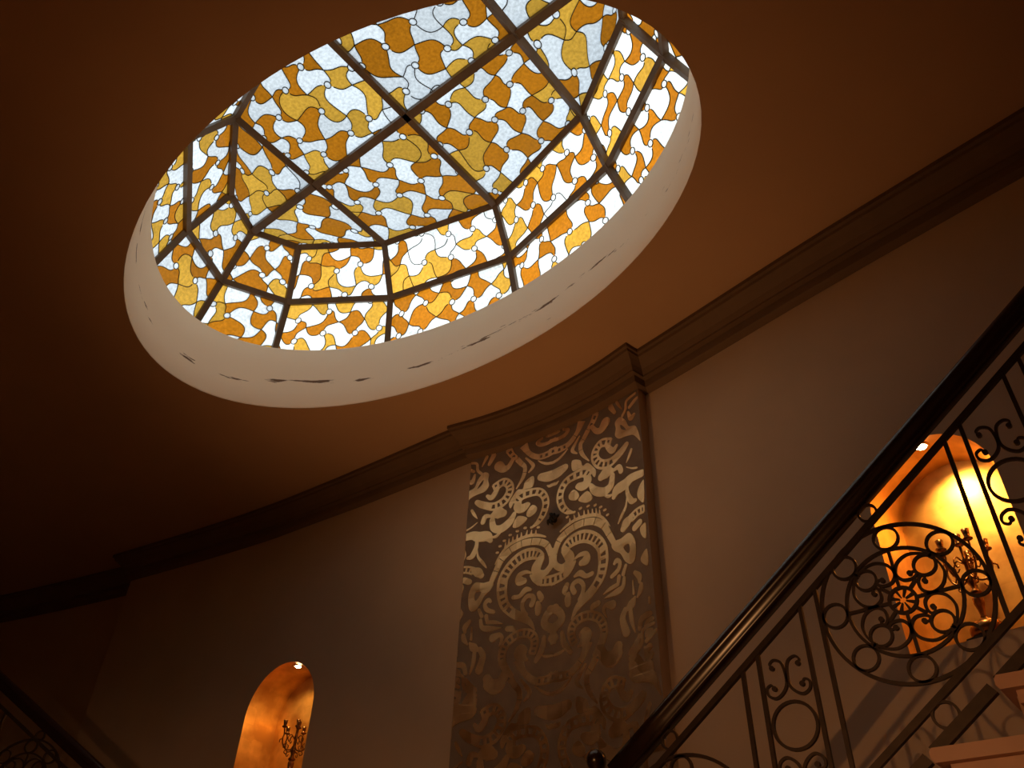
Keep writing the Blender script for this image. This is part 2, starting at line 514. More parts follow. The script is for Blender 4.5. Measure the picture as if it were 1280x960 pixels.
# ------------------------------------------------------------------ gilded centre panel
def pfn(s, z, d):
    """panel coordinates: s along the arc, z up, d proud of the face"""
    s = max(-PT * PR + 0.004, min(PT * PR - 0.004, s)); a = s / PR; r = PR - d
    return (PC[0] + r * math.sin(a), PC[1] + r * math.cos(a), z)
mb = MB()
face = arc(PR, -PT, PT, 40)
back_l = (face[0][0], face[0][1] + 0.25); back_r = (face[-1][0], face[-1][1] + 0.25)
wall_strip(mb, face, 0, ZC)
panel = mb.build('wall_center', M['ground']); tag(panel, kind='structure')
mb = MB(); wall_strip(mb, [back_l, face[0]], 0, ZC); wall_strip(mb, [face[-1], back_r], 0, ZC)
mb.build('return_face', M['wall'], panel)

MOTIFS = [
    ('L',[(-26,3598),(62,3583),(134,3589)],[61,59,53],3),
    ('G',[(134,3589),(187,3621),(241,3678),(280,3762)],[49,46,46,78],2),
    ('S',[(-10,3487),(51,3498),(103,3527),(139,3557)],[24,24,18,8]),
    ('S',[(-21,3698),(52,3689),(115,3698),(147,3730),(105,3775)],[31,31,35,35,23]),
    ('S',[(-21,3781),(32,3780),(63,3788)],[27,27,15]),
    ('L',[(420,3786),(390,3699),(351,3657)],[65,53,45],2),
    ('G',[(340,3642),(301,3590),(263,3538),(276,3454),(340,3364)],[47,43,36,34,10],3),
    ('S',[(377,3655),(417,3597),(464,3587),(509,3630)],[37,47,67,89]),
    ('S',[(255,3621),(212,3570),(185,3522),(225,3481)],[16,26,32,14]),
    ('B',[(601,3582),(651,3605),(700,3549),(727,3482),(788,3454),(814,3384),(825,3304),(795,3347),(761,3388),(700,3410),(628,3424),(594,3469),(605,3522)],[(648,3538),(681,3501),(699,3463),(654,3496)]),
    ('S',[(672,3603),(707,3643),(724,3714),(813,3732)],[25,25,22,20]),
    ('S',[(731,3605),(751,3541),(784,3556)],[20,42,26]),
    ('S',[(745,3642),(796,3672),(836,3688)],[26,30,16]),
    ('S',[(566,3796),(568,3739),(602,3673)],[42,47,31]),
    ('S',[(627,3809),(638,3731),(668,3670)],[25,27,10]),
    ('L',[(545,3434),(463,3464),(407,3425),(398,3357),(444,3290),(525,3263),(598,3282)],[77,75,73,76,81,77,63],11),
    ('S',[(598,3284),(651,3309),(693,3340)],[63,60,46]),
    ('S',[(513,3423),(536,3379),(566,3350),(602,3375)],[43,49,48,29]),
    ('S',[(736,3276),(712,3234),(683,3193)],[23,25,6]),
    ('S',[(-22,3375),(40,3378),(111,3399)],[87,91,65]),
    ('S',[(-15,3293),(30,3289),(52,3302)],[25,25,10]),
    ('B',[(181,3431),(256,3406),(278,3348),(329,3350),(393,3271),(399,3231),(380,3207),(342,3274),(273,3329),(186,3338)],0),
    ('L',[(336,3242),(292,3285),(211,3290),(130,3273),(81,3221),(64,3148),(88,3067),(136,3010)],[86,81,74,68,64,63,62,43],10),
    ('S',[(136,3012),(194,2983)],[43,11]),
    ('B',[(290,3247),(343,3243),(357,3192),(317,3144),(257,3140),(206,3186),(229,3216),(281,3213)],0),
    ('B',[(188,3176),(146,3146),(155,3104),(208,3081),(238,3102),(229,3140)],0),
    ('B',[(234,3082),(316,3117),(361,3042),(313,3023),(253,3050)],0),
    ('S',[(548,3146),(529,3074),(463,3051),(385,3092),(349,3149)],[47,59,70,67,38]),
    ('S',[(449,3180),(500,3196),(540,3185)],[66,104,57]),
    ('S',[(563,3184),(610,3192),(629,3148)],[25,42,43]),
    ('S',[(552,2972),(585,3015),(661,3029),(718,3051),(815,3044)],[40,84,84,70,57]),
    ('S',[(674,3010),(675,2950),(704,2878),(742,2866)],[27,36,48,27]),
    ('B',[(759,2896),(773,2940),(812,2981),(828,2974),(814,2826),(777,2850)],0),
    ('S',[(668,2927),(653,2858),(610,2801),(578,2756)],[9,20,25,11]),
    ('S',[(681,3157),(729,3125),(773,3108)],[7,13,15]),
    ('S',[(476,3017),(504,2997),(534,2997)],[22,28,18]),
    ('S',[(125,2970),(136,2972)],[18,18]),
    ('S',[(183,2987),(195,2989)],[19,19]),
    ('S',[(242,2999),(254,3001)],[19,19]),
    ('S',[(311,2991),(323,2993)],[18,18]),
    ('S',[(374,2976),(386,2977)],[18,18]),
    ('S',[(423,2941),(435,2942)],[18,18]),
    ('S',[(459,2904),(471,2905)],[18,18]),
    ('S',[(482,2857),(493,2858)],[18,18]),
    ('S',[(66,2875),(134,2907),(212,2924),(299,2919),(377,2899),(433,2860),(479,2802),(504,2764)],[13,24,27,27,27,23,18,5]),
    ('S',[(154,2911),(150,2952)],[22,7]),
    ('S',[(197,2922),(189,2965)],[22,7]),
    ('S',[(239,2925),(228,2974)],[22,7]),
    ('S',[(280,2923),(280,2970)],[22,7]),
    ('S',[(319,2915),(316,2962)],[22,7]),
    ('S',[(356,2907),(354,2954)],[22,7]),
    ('S',[(390,2891),(388,2946)],[22,7]),
    ('S',[(419,2874),(417,2924)],[22,7]),
    ('G',[(10,2659),(16,2715),(52,2802),(114,2847),(191,2871),(279,2875),(374,2848),(449,2787),(493,2706),(531,2624)],[46,46,52,54,56,56,56,53,49,41],9),
    ('B',[(508,2612),(531,2639),(593,2637),(669,2651),(714,2571),(704,2456),(664,2430),(618,2463),(581,2531),(532,2568)],[(609,2567),(657,2575),(662,2524),(643,2512)]),
    ('L',[(95,2717),(141,2757),(204,2775),(275,2769),(350,2729),(405,2669),(435,2606)],[62,85,98,100,95,91,86],12),
    ('L',[(431,2617),(434,2540),(424,2481),(403,2426),(354,2372),(307,2337)],[90,89,83,77,71,69],6),
    ('S',[(307,2337),(233,2293),(187,2253),(152,2198)],[69,58,38,10]),
    ('S',[(1,2743),(8,2682),(22,2628),(73,2591),(130,2604),(144,2650),(103,2712)],[45,44,49,54,70,84,62]),
    ('S',[(191,2625),(235,2641),(285,2630),(286,2587),(246,2576)],[17,31,44,73,48]),
    ('L',[(-21,2520),(45,2526),(105,2535)],[83,76,65],3),
    ('S',[(115,2537),(159,2568),(190,2603)],[59,42,21]),
    ('S',[(185,2496),(232,2506),(280,2470),(333,2471)],[20,44,34,34]),
    ('S',[(179,2383),(163,2420),(178,2447),(221,2452),(255,2413),(251,2360),(227,2318)],[42,40,36,34,34,35,41]),
    ('S',[(118,2452),(99,2414),(101,2394)],[39,46,25]),
    ('S',[(128,2383),(124,2353),(125,2314)],[34,55,48]),
    ('S',[(-21,2314),(39,2290),(72,2237),(45,2195),(-21,2175)],[58,60,59,59,57]),
    ('B',[(-23,2158),(25,2143),(39,2103),(11,2072),(-23,2072)],0),
    ('L',[(169,2039),(150,2096),(160,2148),(208,2186),(288,2192),(363,2161),(403,2111),(413,2058),(402,2009)],[63,65,68,68,68,67,65,63,59],14),
    ('S',[(400,2006),(372,1961),(335,1921)],[57,54,38]),
    ('B',[(210,2085),(255,2120),(299,2103),(315,2059),(291,2015),(242,1999),(199,2002),(219,2040)],0),
    ('S',[(319,2214),(331,2240),(376,2251)],[16,41,39]),
    ('S',[(438,2139),(418,2189),(438,2219),(491,2206)],[10,27,32,64]),
    ('S',[(526,2480),(546,2495),(572,2470),(555,2426),(498,2397)],[24,34,30,35,30]),
    ('S',[(620,2434),(594,2383)],[25,30]),
    ('S',[(557,2378),(549,2341)],[30,26]),
    ('S',[(544,2328),(479,2317),(422,2297)],[28,28,7]),
    ('S',[(601,2354),(586,2300),(532,2280),(431,2268)],[25,34,44,7]),
    ('S',[(692,2360),(725,2323),(725,2284)],[29,44,21]),
    ('S',[(737,2266),(728,2231),(699,2194)],[29,38,14]),
    ('S',[(671,2312),(670,2225)],[11,19]),
    ('S',[(678,2197),(648,2164),(612,2143)],[21,60,32]),
    ('S',[(594,2141),(568,2089),(592,1996)],[39,47,58]),
    ('S',[(636,2129),(641,2054),(663,1978)],[31,31,9]),
    ('S',[(795,2159),(792,2125)],[17,17]),
    ('S',[(699,1992),(722,2047),(788,2059)],[30,40,38]),
    ('S',[(742,1980),(761,2011),(802,2023)],[20,30,30]),
    ('S',[(744,1929),(759,1951),(785,1950)],[15,38,41]),
    ('S',[(745,1850),(768,1863)],[41,41]),
    ('S',[(696,1953),(673,1916),(638,1859)],[20,38,75]),
    ('L',[(688,2749),(748,2772),(809,2773)],[66,63,63],4),
    ('S',[(617,2700),(648,2732),(681,2752)],[49,73,52]),
    ('S',[(718,2668),(762,2690)],[48,48]),
    ('B',[(761,2643),(787,2664),(814,2661),(806,2561),(772,2591)],0),
    ('B',[(807,2483),(806,2372),(755,2407),(753,2445)],0),
    ('S',[(74,2129),(88,2056),(139,1984)],[31,46,34]),
    ('S',[(396,1949),(421,1892),(490,1878),(523,1928)],[33,65,89,66]),
    ('S',[(8,1993),(55,1998),(83,2007)],[15,19,14]),
    ('B',[(596,1806),(634,1817),(667,1777),(723,1787),(781,1772),(777,1691),(715,1707),(663,1727),(608,1726)],0),
]

def capped(pts, w):
    """smooth a stroke and round its ends"""
    q = spline([(x, y, a) for (x, y), a in zip(pts, w)], 7)
    P2 = [(a, b) for a, b, _ in q]; W2 = [c for _, _, c in q]
    def cap(p, n, wd):
        dx, dy = p[0] - n[0], p[1] - n[1]; l = math.hypot(dx, dy) or 1
        return [((p[0] + dx / l * wd / 2 * math.sin(a)), (p[1] + dy / l * wd / 2 * math.sin(a)), wd * math.cos(a)) for a in (0.55, 1.05, 1.4)]
    h = cap(P2[0], P2[1], W2[0])[::-1]; e = cap(P2[-1], P2[-2], W2[-1])
    return [(a, b) for a, b, _ in h] + P2 + [(a, b) for a, b, _ in e], [c for *_, c in h] + W2 + [c for *_, c in e]

S0 = -0.03; PERIOD = 1.74; TH = 0.004
def motif(kind, data, sg, dz):
    tr = lambda p: (sg * p[0] / 1000.0 + S0, p[1] / 1000.0 + dz + CZ)
    mb = MB()
    if kind == 'S':
        p, w = capped([tr(q) for q in data[1]], [a / 1000.0 for a in data[2]])
        sweep(mb, p, w, 0.0, TH, pfn)
    elif kind == 'B':
        outer = spline([tr(q) for q in data[1]], 4, True)
        hole = [spline([tr(q) for q in data[2]], 3, True)] if data[2] else []
        plate(mb, outer, hole, 0.0, TH, pfn)
    elif kind == 'G':
        q = spline([(*tr(p), a / 1000.0) for p, a in zip(data[1], data[2])], 10)
        n = data[3]; m = len(q) - 1
        for i in range(n):
            a, b = int(m * i / n), int(m * (i + 1) / n)
            seg = q[a:b + 1]
            if i < n - 1 and len(seg) > 2:
                (xa, ya, wa), (xb, yb, wb) = seg[-2:]
                seg = seg[:-1] + [(xa + (xb - xa) * 0.45, ya + (yb - ya) * 0.45, wb)]
            sweep(mb, [(x, y) for x, y, _ in seg], [c for *_, c in seg], 0.0, TH, pfn)
    else:
        q = spline([(*tr(p), a / 1000.0) for p, a in zip(data[1], data[2])], 10)
        n = data[3]; m = len(q) - 1
        nx = []
        for i in range(len(q)):
            a, b = q[max(i - 1, 0)], q[min(i + 1, m)]
            l = math.hypot(b[0] - a[0], b[1] - a[1]) or 1
            nx.append((-(b[1] - a[1]) / l, (b[0] - a[0]) / l))
        for sd in (-0.37, 0.37):
            sweep(mb, [(x + e[0] * w * sd, y + e[1] * w * sd) for (x, y, w), e in zip(q, nx)], [w * 0.26 for *_, w in q], 0.0, TH, pfn)
        for i in range(n + 1):
            k = min(m, int(round(m * i / n))); x, y, w = q[k]; e = nx[k]
            step = math.hypot(q[-1][0] - q[0][0], q[-1][1] - q[0][1])
            ln = sum(math.hypot(q[j + 1][0] - q[j][0], q[j + 1][1] - q[j][1]) for j in range(m))
            sweep(mb, [(x - e[0] * w * 0.4, y - e[1] * w * 0.4), (x + e[0] * w * 0.4, y + e[1] * w * 0.4)], ln / n * 0.5, 0.0, TH, pfn)
    return mb
for rep in (0, 1):
    for d in MOTIFS:
        zs = [p[1] for p in d[1]]
        dz = -PERIOD * rep
        if min(zs) / 1000.0 + dz < 0.75 or (rep and sum(zs) / len(zs) / 1000.0 > 3.70):
            continue
        if max(zs) / 1000.0 + dz > 3.76:
            dd = (d[0], [(a, min(b, 3755)) for a, b in d[1]], *d[2:]); d = dd
        for sg in (1, -1):
            motif(d[0], d, sg, dz).build('gold_motif', M['gold'], panel)

# black knotted iron ornament hung on the panel
a0 = (-0.73 * 1.055 * H * 0 - 0.012, 0.703 * 1.06 * H + CZ)
t = thing('iron_ornament', pfn(0.0, a0[1], 0.0), 'small black knotted iron ornament hung on the gold damask panel', 'ornament')
mb = MB()
for k in range(7):
    an = k * 2 * math.pi / 7 + 0.3; L_ = 0.045 + 0.018 * math.sin(k * 2.3)
    mb.tube([Vector(pfn(a0[0] + L_ * u * math.cos(an + u * 0.9), a0[1] + L_ * u * math.sin(an + u * 0.9), 0.012 + 0.03 * math.sin(u * 2.6))) for u in (0, 0.3, 0.6, 0.85, 1.0)], [0.006, 0.012, 0.014, 0.009, 0.003], 6)
mb.build('leaf_knot', M['black'], t, smooth=True)
mb = MB(); mb.tube([Vector(pfn(a0[0], a0[1], 0.001)), Vector(pfn(a0[0], a0[1], 0.02)), Vector(pfn(a0[0], a0[1], 0.045))], [0.02, 0.018, 0.010], 10)
mb.build('boss', M['black'], t, smooth=True)

# ------------------------------------------------------------------ stained glass dome
HT, HM, HG = 1.392 * H + CZ, 1.275 * H + CZ, 1.152 * H + CZ
quarter = dict(
    A=[(0.483, 0), (0.436, 0.094), (0.271, 0.205), (0.0, 0.272)],
    M=[(0.548, 0), (0.484, 0.132), (0.288, 0.262), (0.0, 0.328)],
    G=[(0.612, 0), (0.534, 0.160), (0.322, 0.304), (0.0, 0.364)])
def ring(q, z):
    """twelve corners, counter-clockwise from the +x end"""
    pts = list(q) + [(-x, y) for x, y in q[2::-1]]
    pts += [(x, -y) for x, y in pts[-2:0:-1]]
    return [Vector((EC[0] + x * H, EC[1] + y * H, z)) for x, y in pts]
RA, RM, RG = ring(quarter['A'], HT), ring(quarter['M'], HM), ring(quarter['G'], HG)
SP = [RA[6], Vector((EC[0] - 0.271 * H, EC[1], HT)), Vector((EC[0], EC[1], HT)), Vector((EC[0] + 0.271 * H, EC[1], HT)), RA[0]]
dome = thing('stained_glass_skylight', (EC[0], EC[1], HG), 'oval stained glass skylight dome of amber and white petals in brown bars', 'skylight')
DC = Vector((EC[0], EC[1], ZC + 0.3))
def bar(p, q, w=0.052, d=0.05):
    mid = (p + q) / 2; up = (mid - DC); up.normalize()
    e = (q - p).normalized() * 0.015
    mb = MB(); mb.bar(p - e - up * 0.02, q + e - up * 0.02, w, d, up)
    mb.build('glazing_bar', M['rib'], dome)
for i in range(12):
    j = (i + 1) % 12
    bar(RA[i], RA[j]); bar(RM[i], RM[j]); bar(RG[i], RG[j])
    bar(RA[i], RM[i]); bar(RM[i], RG[i])
for i in range(4):
    bar(SP[i], SP[i + 1], 0.066)
for s_, a_, b_ in ((1, 4, 8), (2, 3, 9), (3, 2, 10)):
    bar(SP[s_], RA[a_]); bar(SP[s_], RA[b_])

def clip(poly, w, h):
    for ax, lim, sg in ((0, 0.0, 1), (0, w, -1), (1, 0.0, 1), (1, h, -1)):
        out = []
        for i in range(len(poly)):
            a, b = poly[i - 1], poly[i]
            da, db = (a[ax] - lim) * sg, (b[ax] - lim) * sg
            if (da >= 0) != (db >= 0):
                t = da / (da - db); out.append((a[0] + (b[0] - a[0]) * t, a[1] + (b[1] - a[1]) * t))
            if db >= 0:
                out.append(b)
        poly = out
        if len(poly) < 3:
            return []
    return poly

def area(p):
    return abs(sum(p[i - 1][0] * p[i][1] - p[i][0] * p[i - 1][1] for i in range(len(p)))) / 2

PIECES = []
def glaze(c, rng, spacing=0.186):
    """fill the four-cornered panel c with a leaded petal pattern"""
    w = ((c[1] - c[0]).length + (c[2] - c[3]).length) / 2
    h = ((c[3] - c[0]).length + (c[2] - c[1]).length) / 2
    nrm = (c[1] - c[0]).cross(c[3] - c[0])
    if nrm.length < 1e-6: nrm = (c[2] - c[1]).cross(c[3] - c[1])
    nrm.normalize()
    mid = sum(c, Vector()) / 4
    if nrm.dot(DC - mid) < 0: nrm = -nrm
    def fn(x, y, d):
        u, t = x / w, y / h
        return c[0] * (1 - u) * (1 - t) + c[1] * u * (1 - t) + c[2] * u * t + c[3] * (1 - u) * t + nrm * d
    ph = math.radians(rng.uniform(20, 70)); ca, sa = math.cos(ph) * spacing, math.sin(ph) * spacing
    ox, oy = w / 2 + rng.uniform(-.5, .5) * spacing, h / 2 + rng.uniform(-.5, .5) * spacing
    N = int(max(w, h) / spacing) + 3
    node = {}; tw = {}; hand = rng.choice((1, -1))
    for i in range(-N, N + 1):
        for j in range(-N, N + 1):
            jx, jy = rng.uniform(-.24, .24), rng.uniform(-.24, .24)
            node[i, j] = (ox + (i + jx) * ca - (j + jy) * sa, oy + (i + jx) * sa + (j + jy) * ca)
            tw[i, j] = (math.radians(rng.uniform(28, 58)) * hand if (i + j) % 2 == 0 else math.radians(rng.uniform(-48, 8)) * hand, math.radians(rng.choice((1, -1)) * rng.uniform(4, 22)), (i + j) % 2 == 0 and rng.random() < 0.95)
    RR = 0.0265
    def near(p, m):
        return -m < p[0] < w + m and -m < p[1] < h + m
    cache = {}
    def edge(a, b):
        if (a, b) in cache: return cache[a, b]
        if (b, a) in cache: return cache[b, a][::-1]
        p, q = node[a], node[b]; dx, dy = q[0] - p[0], q[1] - p[1]
        def rot(x, y, an): return (x * math.cos(an) - y * math.sin(an), x * math.sin(an) + y * math.cos(an))
        sd = 1 if a[1] == b[1] else -1
        e = rot(dx * .56, dy * .56, tw[a][0] + sd * tw[a][1]); g = rot(-dx * .56, -dy * .56, tw[b][0] + sd * tw[b][1])
        p1 = (p[0] + e[0], p[1] + e[1]); p2 = (q[0] + g[0], q[1] + g[1]); out = []
        for k in range(13):
            t = k / 12; s = 1 - t
            out.append(tuple(s * s * s * p[n] + 3 * s * s * t * p1[n] + 3 * s * t * t * p2[n] + t * t * t * q[n] for n in (0, 1)))
        cache[a, b] = out
        return out
    lead = MB(); rnd = MB(); pieces = []
    for i in range(-N, N):
        for j in range(-N, N):
            cs = [(i, j), (i + 1, j), (i + 1, j + 1), (i, j + 1)]
            if not any(near(node[k], spacing) for k in cs): continue
            poly = []
            for k in range(4):
                e0 = edge(cs[k], cs[(k + 1) % 4]); e1 = edge(cs[(k + 1) % 4], cs[(k + 2) % 4])
                nn = cs[(k + 1) % 4]; pn = node[nn]
                far = lambda q, c_: not tw[c_][2] or math.hypot(q[0] - node[c_][0], q[1] - node[c_][1]) > RR
                poly += [q for q in e0[:-1] if far(q, cs[k]) and far(q, nn)]
                if tw[nn][2]:                                   # corner eaten away by the roundel
                    fa = [q for q in e0 if far(q, nn)]; fb = [q for q in e1 if far(q, nn)]
                    if fa and fb:
                        a0_ = math.atan2(fa[-1][1] - pn[1], fa[-1][0] - pn[0]); a1_ = math.atan2(fb[0][1] - pn[1], fb[0][0] - pn[0])
                        dl = (a0_ - a1_) % (2 * math.pi)
                        for g_ in range(4):
                            an = a0_ - dl * g_ / 3
                            poly.append((pn[0] + RR * math.cos(an), pn[1] + RR * math.sin(an)))
                else:
                    poly.append(pn)
            poly = clip(poly, w, h)
            if len(poly) < 3 or area(poly) < 0.0004: continue
            kind = 'white' if (i + j) % 2 else rng.choice(('amber', 'amber2', 'amber2'))
            r = rng.random()
            if r < 0.04: kind = 'white'
            elif r < 0.12: kind = 'amber'
            pieces.append((kind, poly))
    for ends, pts in cache.items():
        run = []
        for p in pts + [None]:
            if p is not None and not any(tw[c_][2] and math.hypot(p[0] - node[c_][0], p[1] - node[c_][1]) < RR for c_ in ends) and -0.002 <= p[0] <= w + 0.002 and -0.002 <= p[1] <= h + 0.002:
                run.append(p)
            else:
                if len(run) > 1: sweep(lead, run, 0.0058, -0.003, 0.004, fn)
                run = []
    sweep(lead, [(0, 0), (w, 0), (w, h), (0, h)], 0.012, -0.003, 0.004, fn, True)
    for k, p in node.items():
        if tw[k][2] and 0 < p[0] < w and 0 < p[1] < h:
            cc = clip([(p[0] + RR * math.cos(a * math.pi / 6), p[1] + RR * math.sin(a * math.pi / 6)) for a in range(12)], w, h)
            if len(cc) > 2:
                plate(rnd, cc, [], -0.001, 0.001, fn)
                sweep(lead, [(p[0] + RR * math.cos(a * math.pi / 6), p[1] + RR * math.sin(a * math.pi / 6)) for a in range(12)], 0.0058, -0.003, 0.005, fn, True)
    lo = lead.build('leaded_panel', M['came'], dome)
    for kind, poly in pieces:
        tris = tessellate_polygon([[Vector((x, y, 0)) for x, y in poly]])
        vs = [fn(x, y, 0) for x, y in poly]
        cen = sum(vs, Vector()) / len(vs) - Vector((0, 0, CZ))
        seen = area(poly) * abs(nrm.dot(cen)) / cen.length ** 3
        px, py = cen.dot(_r) / cen.dot(_f), cen.dot(_u) / cen.dot(_f)
        hit = cen * (H / cen.z)                                  # where the sight line passes the ceiling
        if abs(px) > 0.63 or abs(py) > 0.475 or ((hit.x - EC[0]) / EA) ** 2 + ((hit.y - EC[1]) / EB) ** 2 > 1.0:
            seen *= 1e-4
        PIECES.append((seen, kind, vs, [tuple(t) for t in tris], lo))
    if rnd.v:
        ro = rnd.build('glass_roundels', M['white'], lo); ro['kind'] = 'stuff'
rng = random.Random(21)
up_half = [(RA[6], RA[5], RA[4], SP[1]), (SP[1], RA[4], RA[3], SP[2]), (SP[2], RA[3], RA[2], SP[3]), (SP[3], RA[2], RA[1], RA[0])]
lo_half = [(RA[6], RA[7], RA[8], SP[1]), (SP[1], RA[8], RA[9], SP[2]), (SP[2], RA[9], RA[10], SP[3]), (SP[3], RA[10], RA[11], RA[0])]
for c in up_half + lo_half:
    glaze(c, rng)
for i in range(12):
    j = (i + 1) % 12
    glaze((RM[i], RM[j], RA[j], RA[i]), rng, 0.170)
    glaze((RG[i], RG[j], RM[j], RM[i]), rng, 0.170)

# the pieces of glass that show largest are parts of their own, what is left is one part per colour
PIECES.sort(key=lambda p: -p[0])
for nm, kinds in (('white_glass', ('white',)), ('amber_glass', ('amber', 'amber2'))):
    todo = [p for p in PIECES if p[1] in kinds]
    for seen, kind, vs, tris, lo in todo[:300]:
        mesh(nm, vs, tris, M[kind], lo)
    mb = MB(); which = []
    for seen, kind, vs, tris, lo in todo[300:]:
        mb.add(vs, tris); which += [kinds.index(kind)] * len(tris)
    o = mb.build(nm + '_remainder', M[kinds[0]], dome); o['kind'] = 'stuff'
    for k in kinds[1:]:
        o.data.materials.append(M[k])
    for p, w in zip(o.data.polygons, which):
        p.material_index = w

# ------------------------------------------------------------------ right stair flight, landing and balustrade
RV = 2.7                               # plane of the balustrade
SL = 0.737                             # slope of the flight
RUN, RISE = 0.222, 0.1636
ZL = 1.40                              # landing level
mb = MB(); mb.box((-4.45, RV + 0.02, 0.0), (-1.74, 4.30, ZL)); tag(mb.build('floor_landing', M['stair']), kind='structure')

def nose(k):
    return -0.413 + RUN * k, 0.860 + CZ + RISE * k
stair = thing('staircase', (-1.4, RV + 0.5, 0.0), 'pale stone stair flight under the iron railing that crosses the bright niche', 'staircase')
K0, K1 = -5, 9
# solid side under the steps
prof = []
for k in range(K0, K1):
    u, z = nose(k); prof += [(u + 0.03, z - RISE), (u + 0.03, z - 0.04)]
u1 = nose(K1)[0] + 0.03
prof += [(u1, nose(K1 - 1)[1] - 0.04), (u1, 0.0), (prof[0][0], 0.0)]
mb = MB()
tri = tessellate_polygon([[Vector((x, z, 0)) for x, z in prof]]); n = len(prof)
mb.add([(x, RV + 0.04, z) for x, z in prof] + [(x, 3.5, z) for x, z in prof],
       [tuple(t) for t in tri] + [tuple(i + n for i in t) for t in tri] + [(i, (i + 1) % n, n + (i + 1) % n, n + i) for i in range(n)])
mb.build('stair_body', M['stair'], stair)
for k in range(K0, K1):
    u, z = nose(k)
    mb = MB()
    # tread slab with rounded nosing, returned past the stair side
    pr = [(u + 0.008, z - 0.04), (u, z - 0.028), (u, z - 0.010), (u + 0.008, z), (u + RUN + 0.03, z), (u + RUN + 0.03, z - 0.04)]
    m = len(pr); ya, yb = RV - 0.045, interp(RIGHT, u + RUN + 0.03) - 0.02
    mb.add([(x, ya, q) for x, q in pr] + [(x, yb, q) for x, q in pr], [tuple(range(m))[::-1], tuple(range(m, 2 * m))] + [(i, (i + 1) % m, m + (i + 1) % m, m + i) for i in range(m)])
    mb.build('tread', M['tread'], stair)
    mb = MB(); mb.box((u + 0.04, RV - 0.012, z - 0.075), (u + RUN + 0.02, RV + 0.045, z - 0.04)); mb.build('tread_moulding', M['tread'], stair)

def HT_(u): return 1.374 + 0.738 * (u + 0.961) + CZ           # top of the handrail
def UP_(u): return 1.184 + SL * (u + 0.982) + CZ              # rail under it
def BT_(u): return 0.676 + SL * 0.97 * (u + 0.804) + CZ       # bottom rail
def LO_(u): return 0.709 + SL * 0.97 * (u + 0.61) + CZ        # stair-hugging rail

def rail_section(mb, fn, us, prof):
    """moulded rail: prof is a loop of (across, up), fn(u) -> (x, y, z) with level cross direction"""
    n = len(prof); v = []
    P_ = [Vector(fn(u)) for u in us]
    for i, p in enumerate(P_):
        t = (P_[min(i + 1, len(P_) - 1)] - P_[max(i - 1, 0)]).normalized()
        sx = Vector((t.y, -t.x, 0)).normalized(); up = sx.cross(t).normalized()
        v += [p + sx * a + up * b for a, b in prof]
    f = [tuple(range(n))[::-1], tuple((len(P_) - 1) * n + k for k in range(n))]
    for i in range(len(P_) - 1):
        for k in range(n):
            l = (k + 1) % n
            f.append((i * n + k, i * n + l, (i + 1) * n + l, (i + 1) * n + k))
    mb.add(v, f)
HP = [(-0.020, -0.080), (0.020, -0.080), (0.026, -0.070), (0.022, -0.055), (0.034, -0.045), (0.038, -0.028), (0.032, -0.010), (0.016, 0.0),
      (-0.016, 0.0), (-0.032, -0.010), (-0.038, -0.028), (-0.034, -0.045), (-0.022, -0.055), (-0.026, -0.070)]

def circle(cx, cz, r, n=40):
    return [(cx + r * math.cos(2 * math.pi * k / n), cz + r * math.sin(2 * math.pi * k / n)) for k in range(n)]

def rfn(u, z, d):
    return (u, RV + d, z)

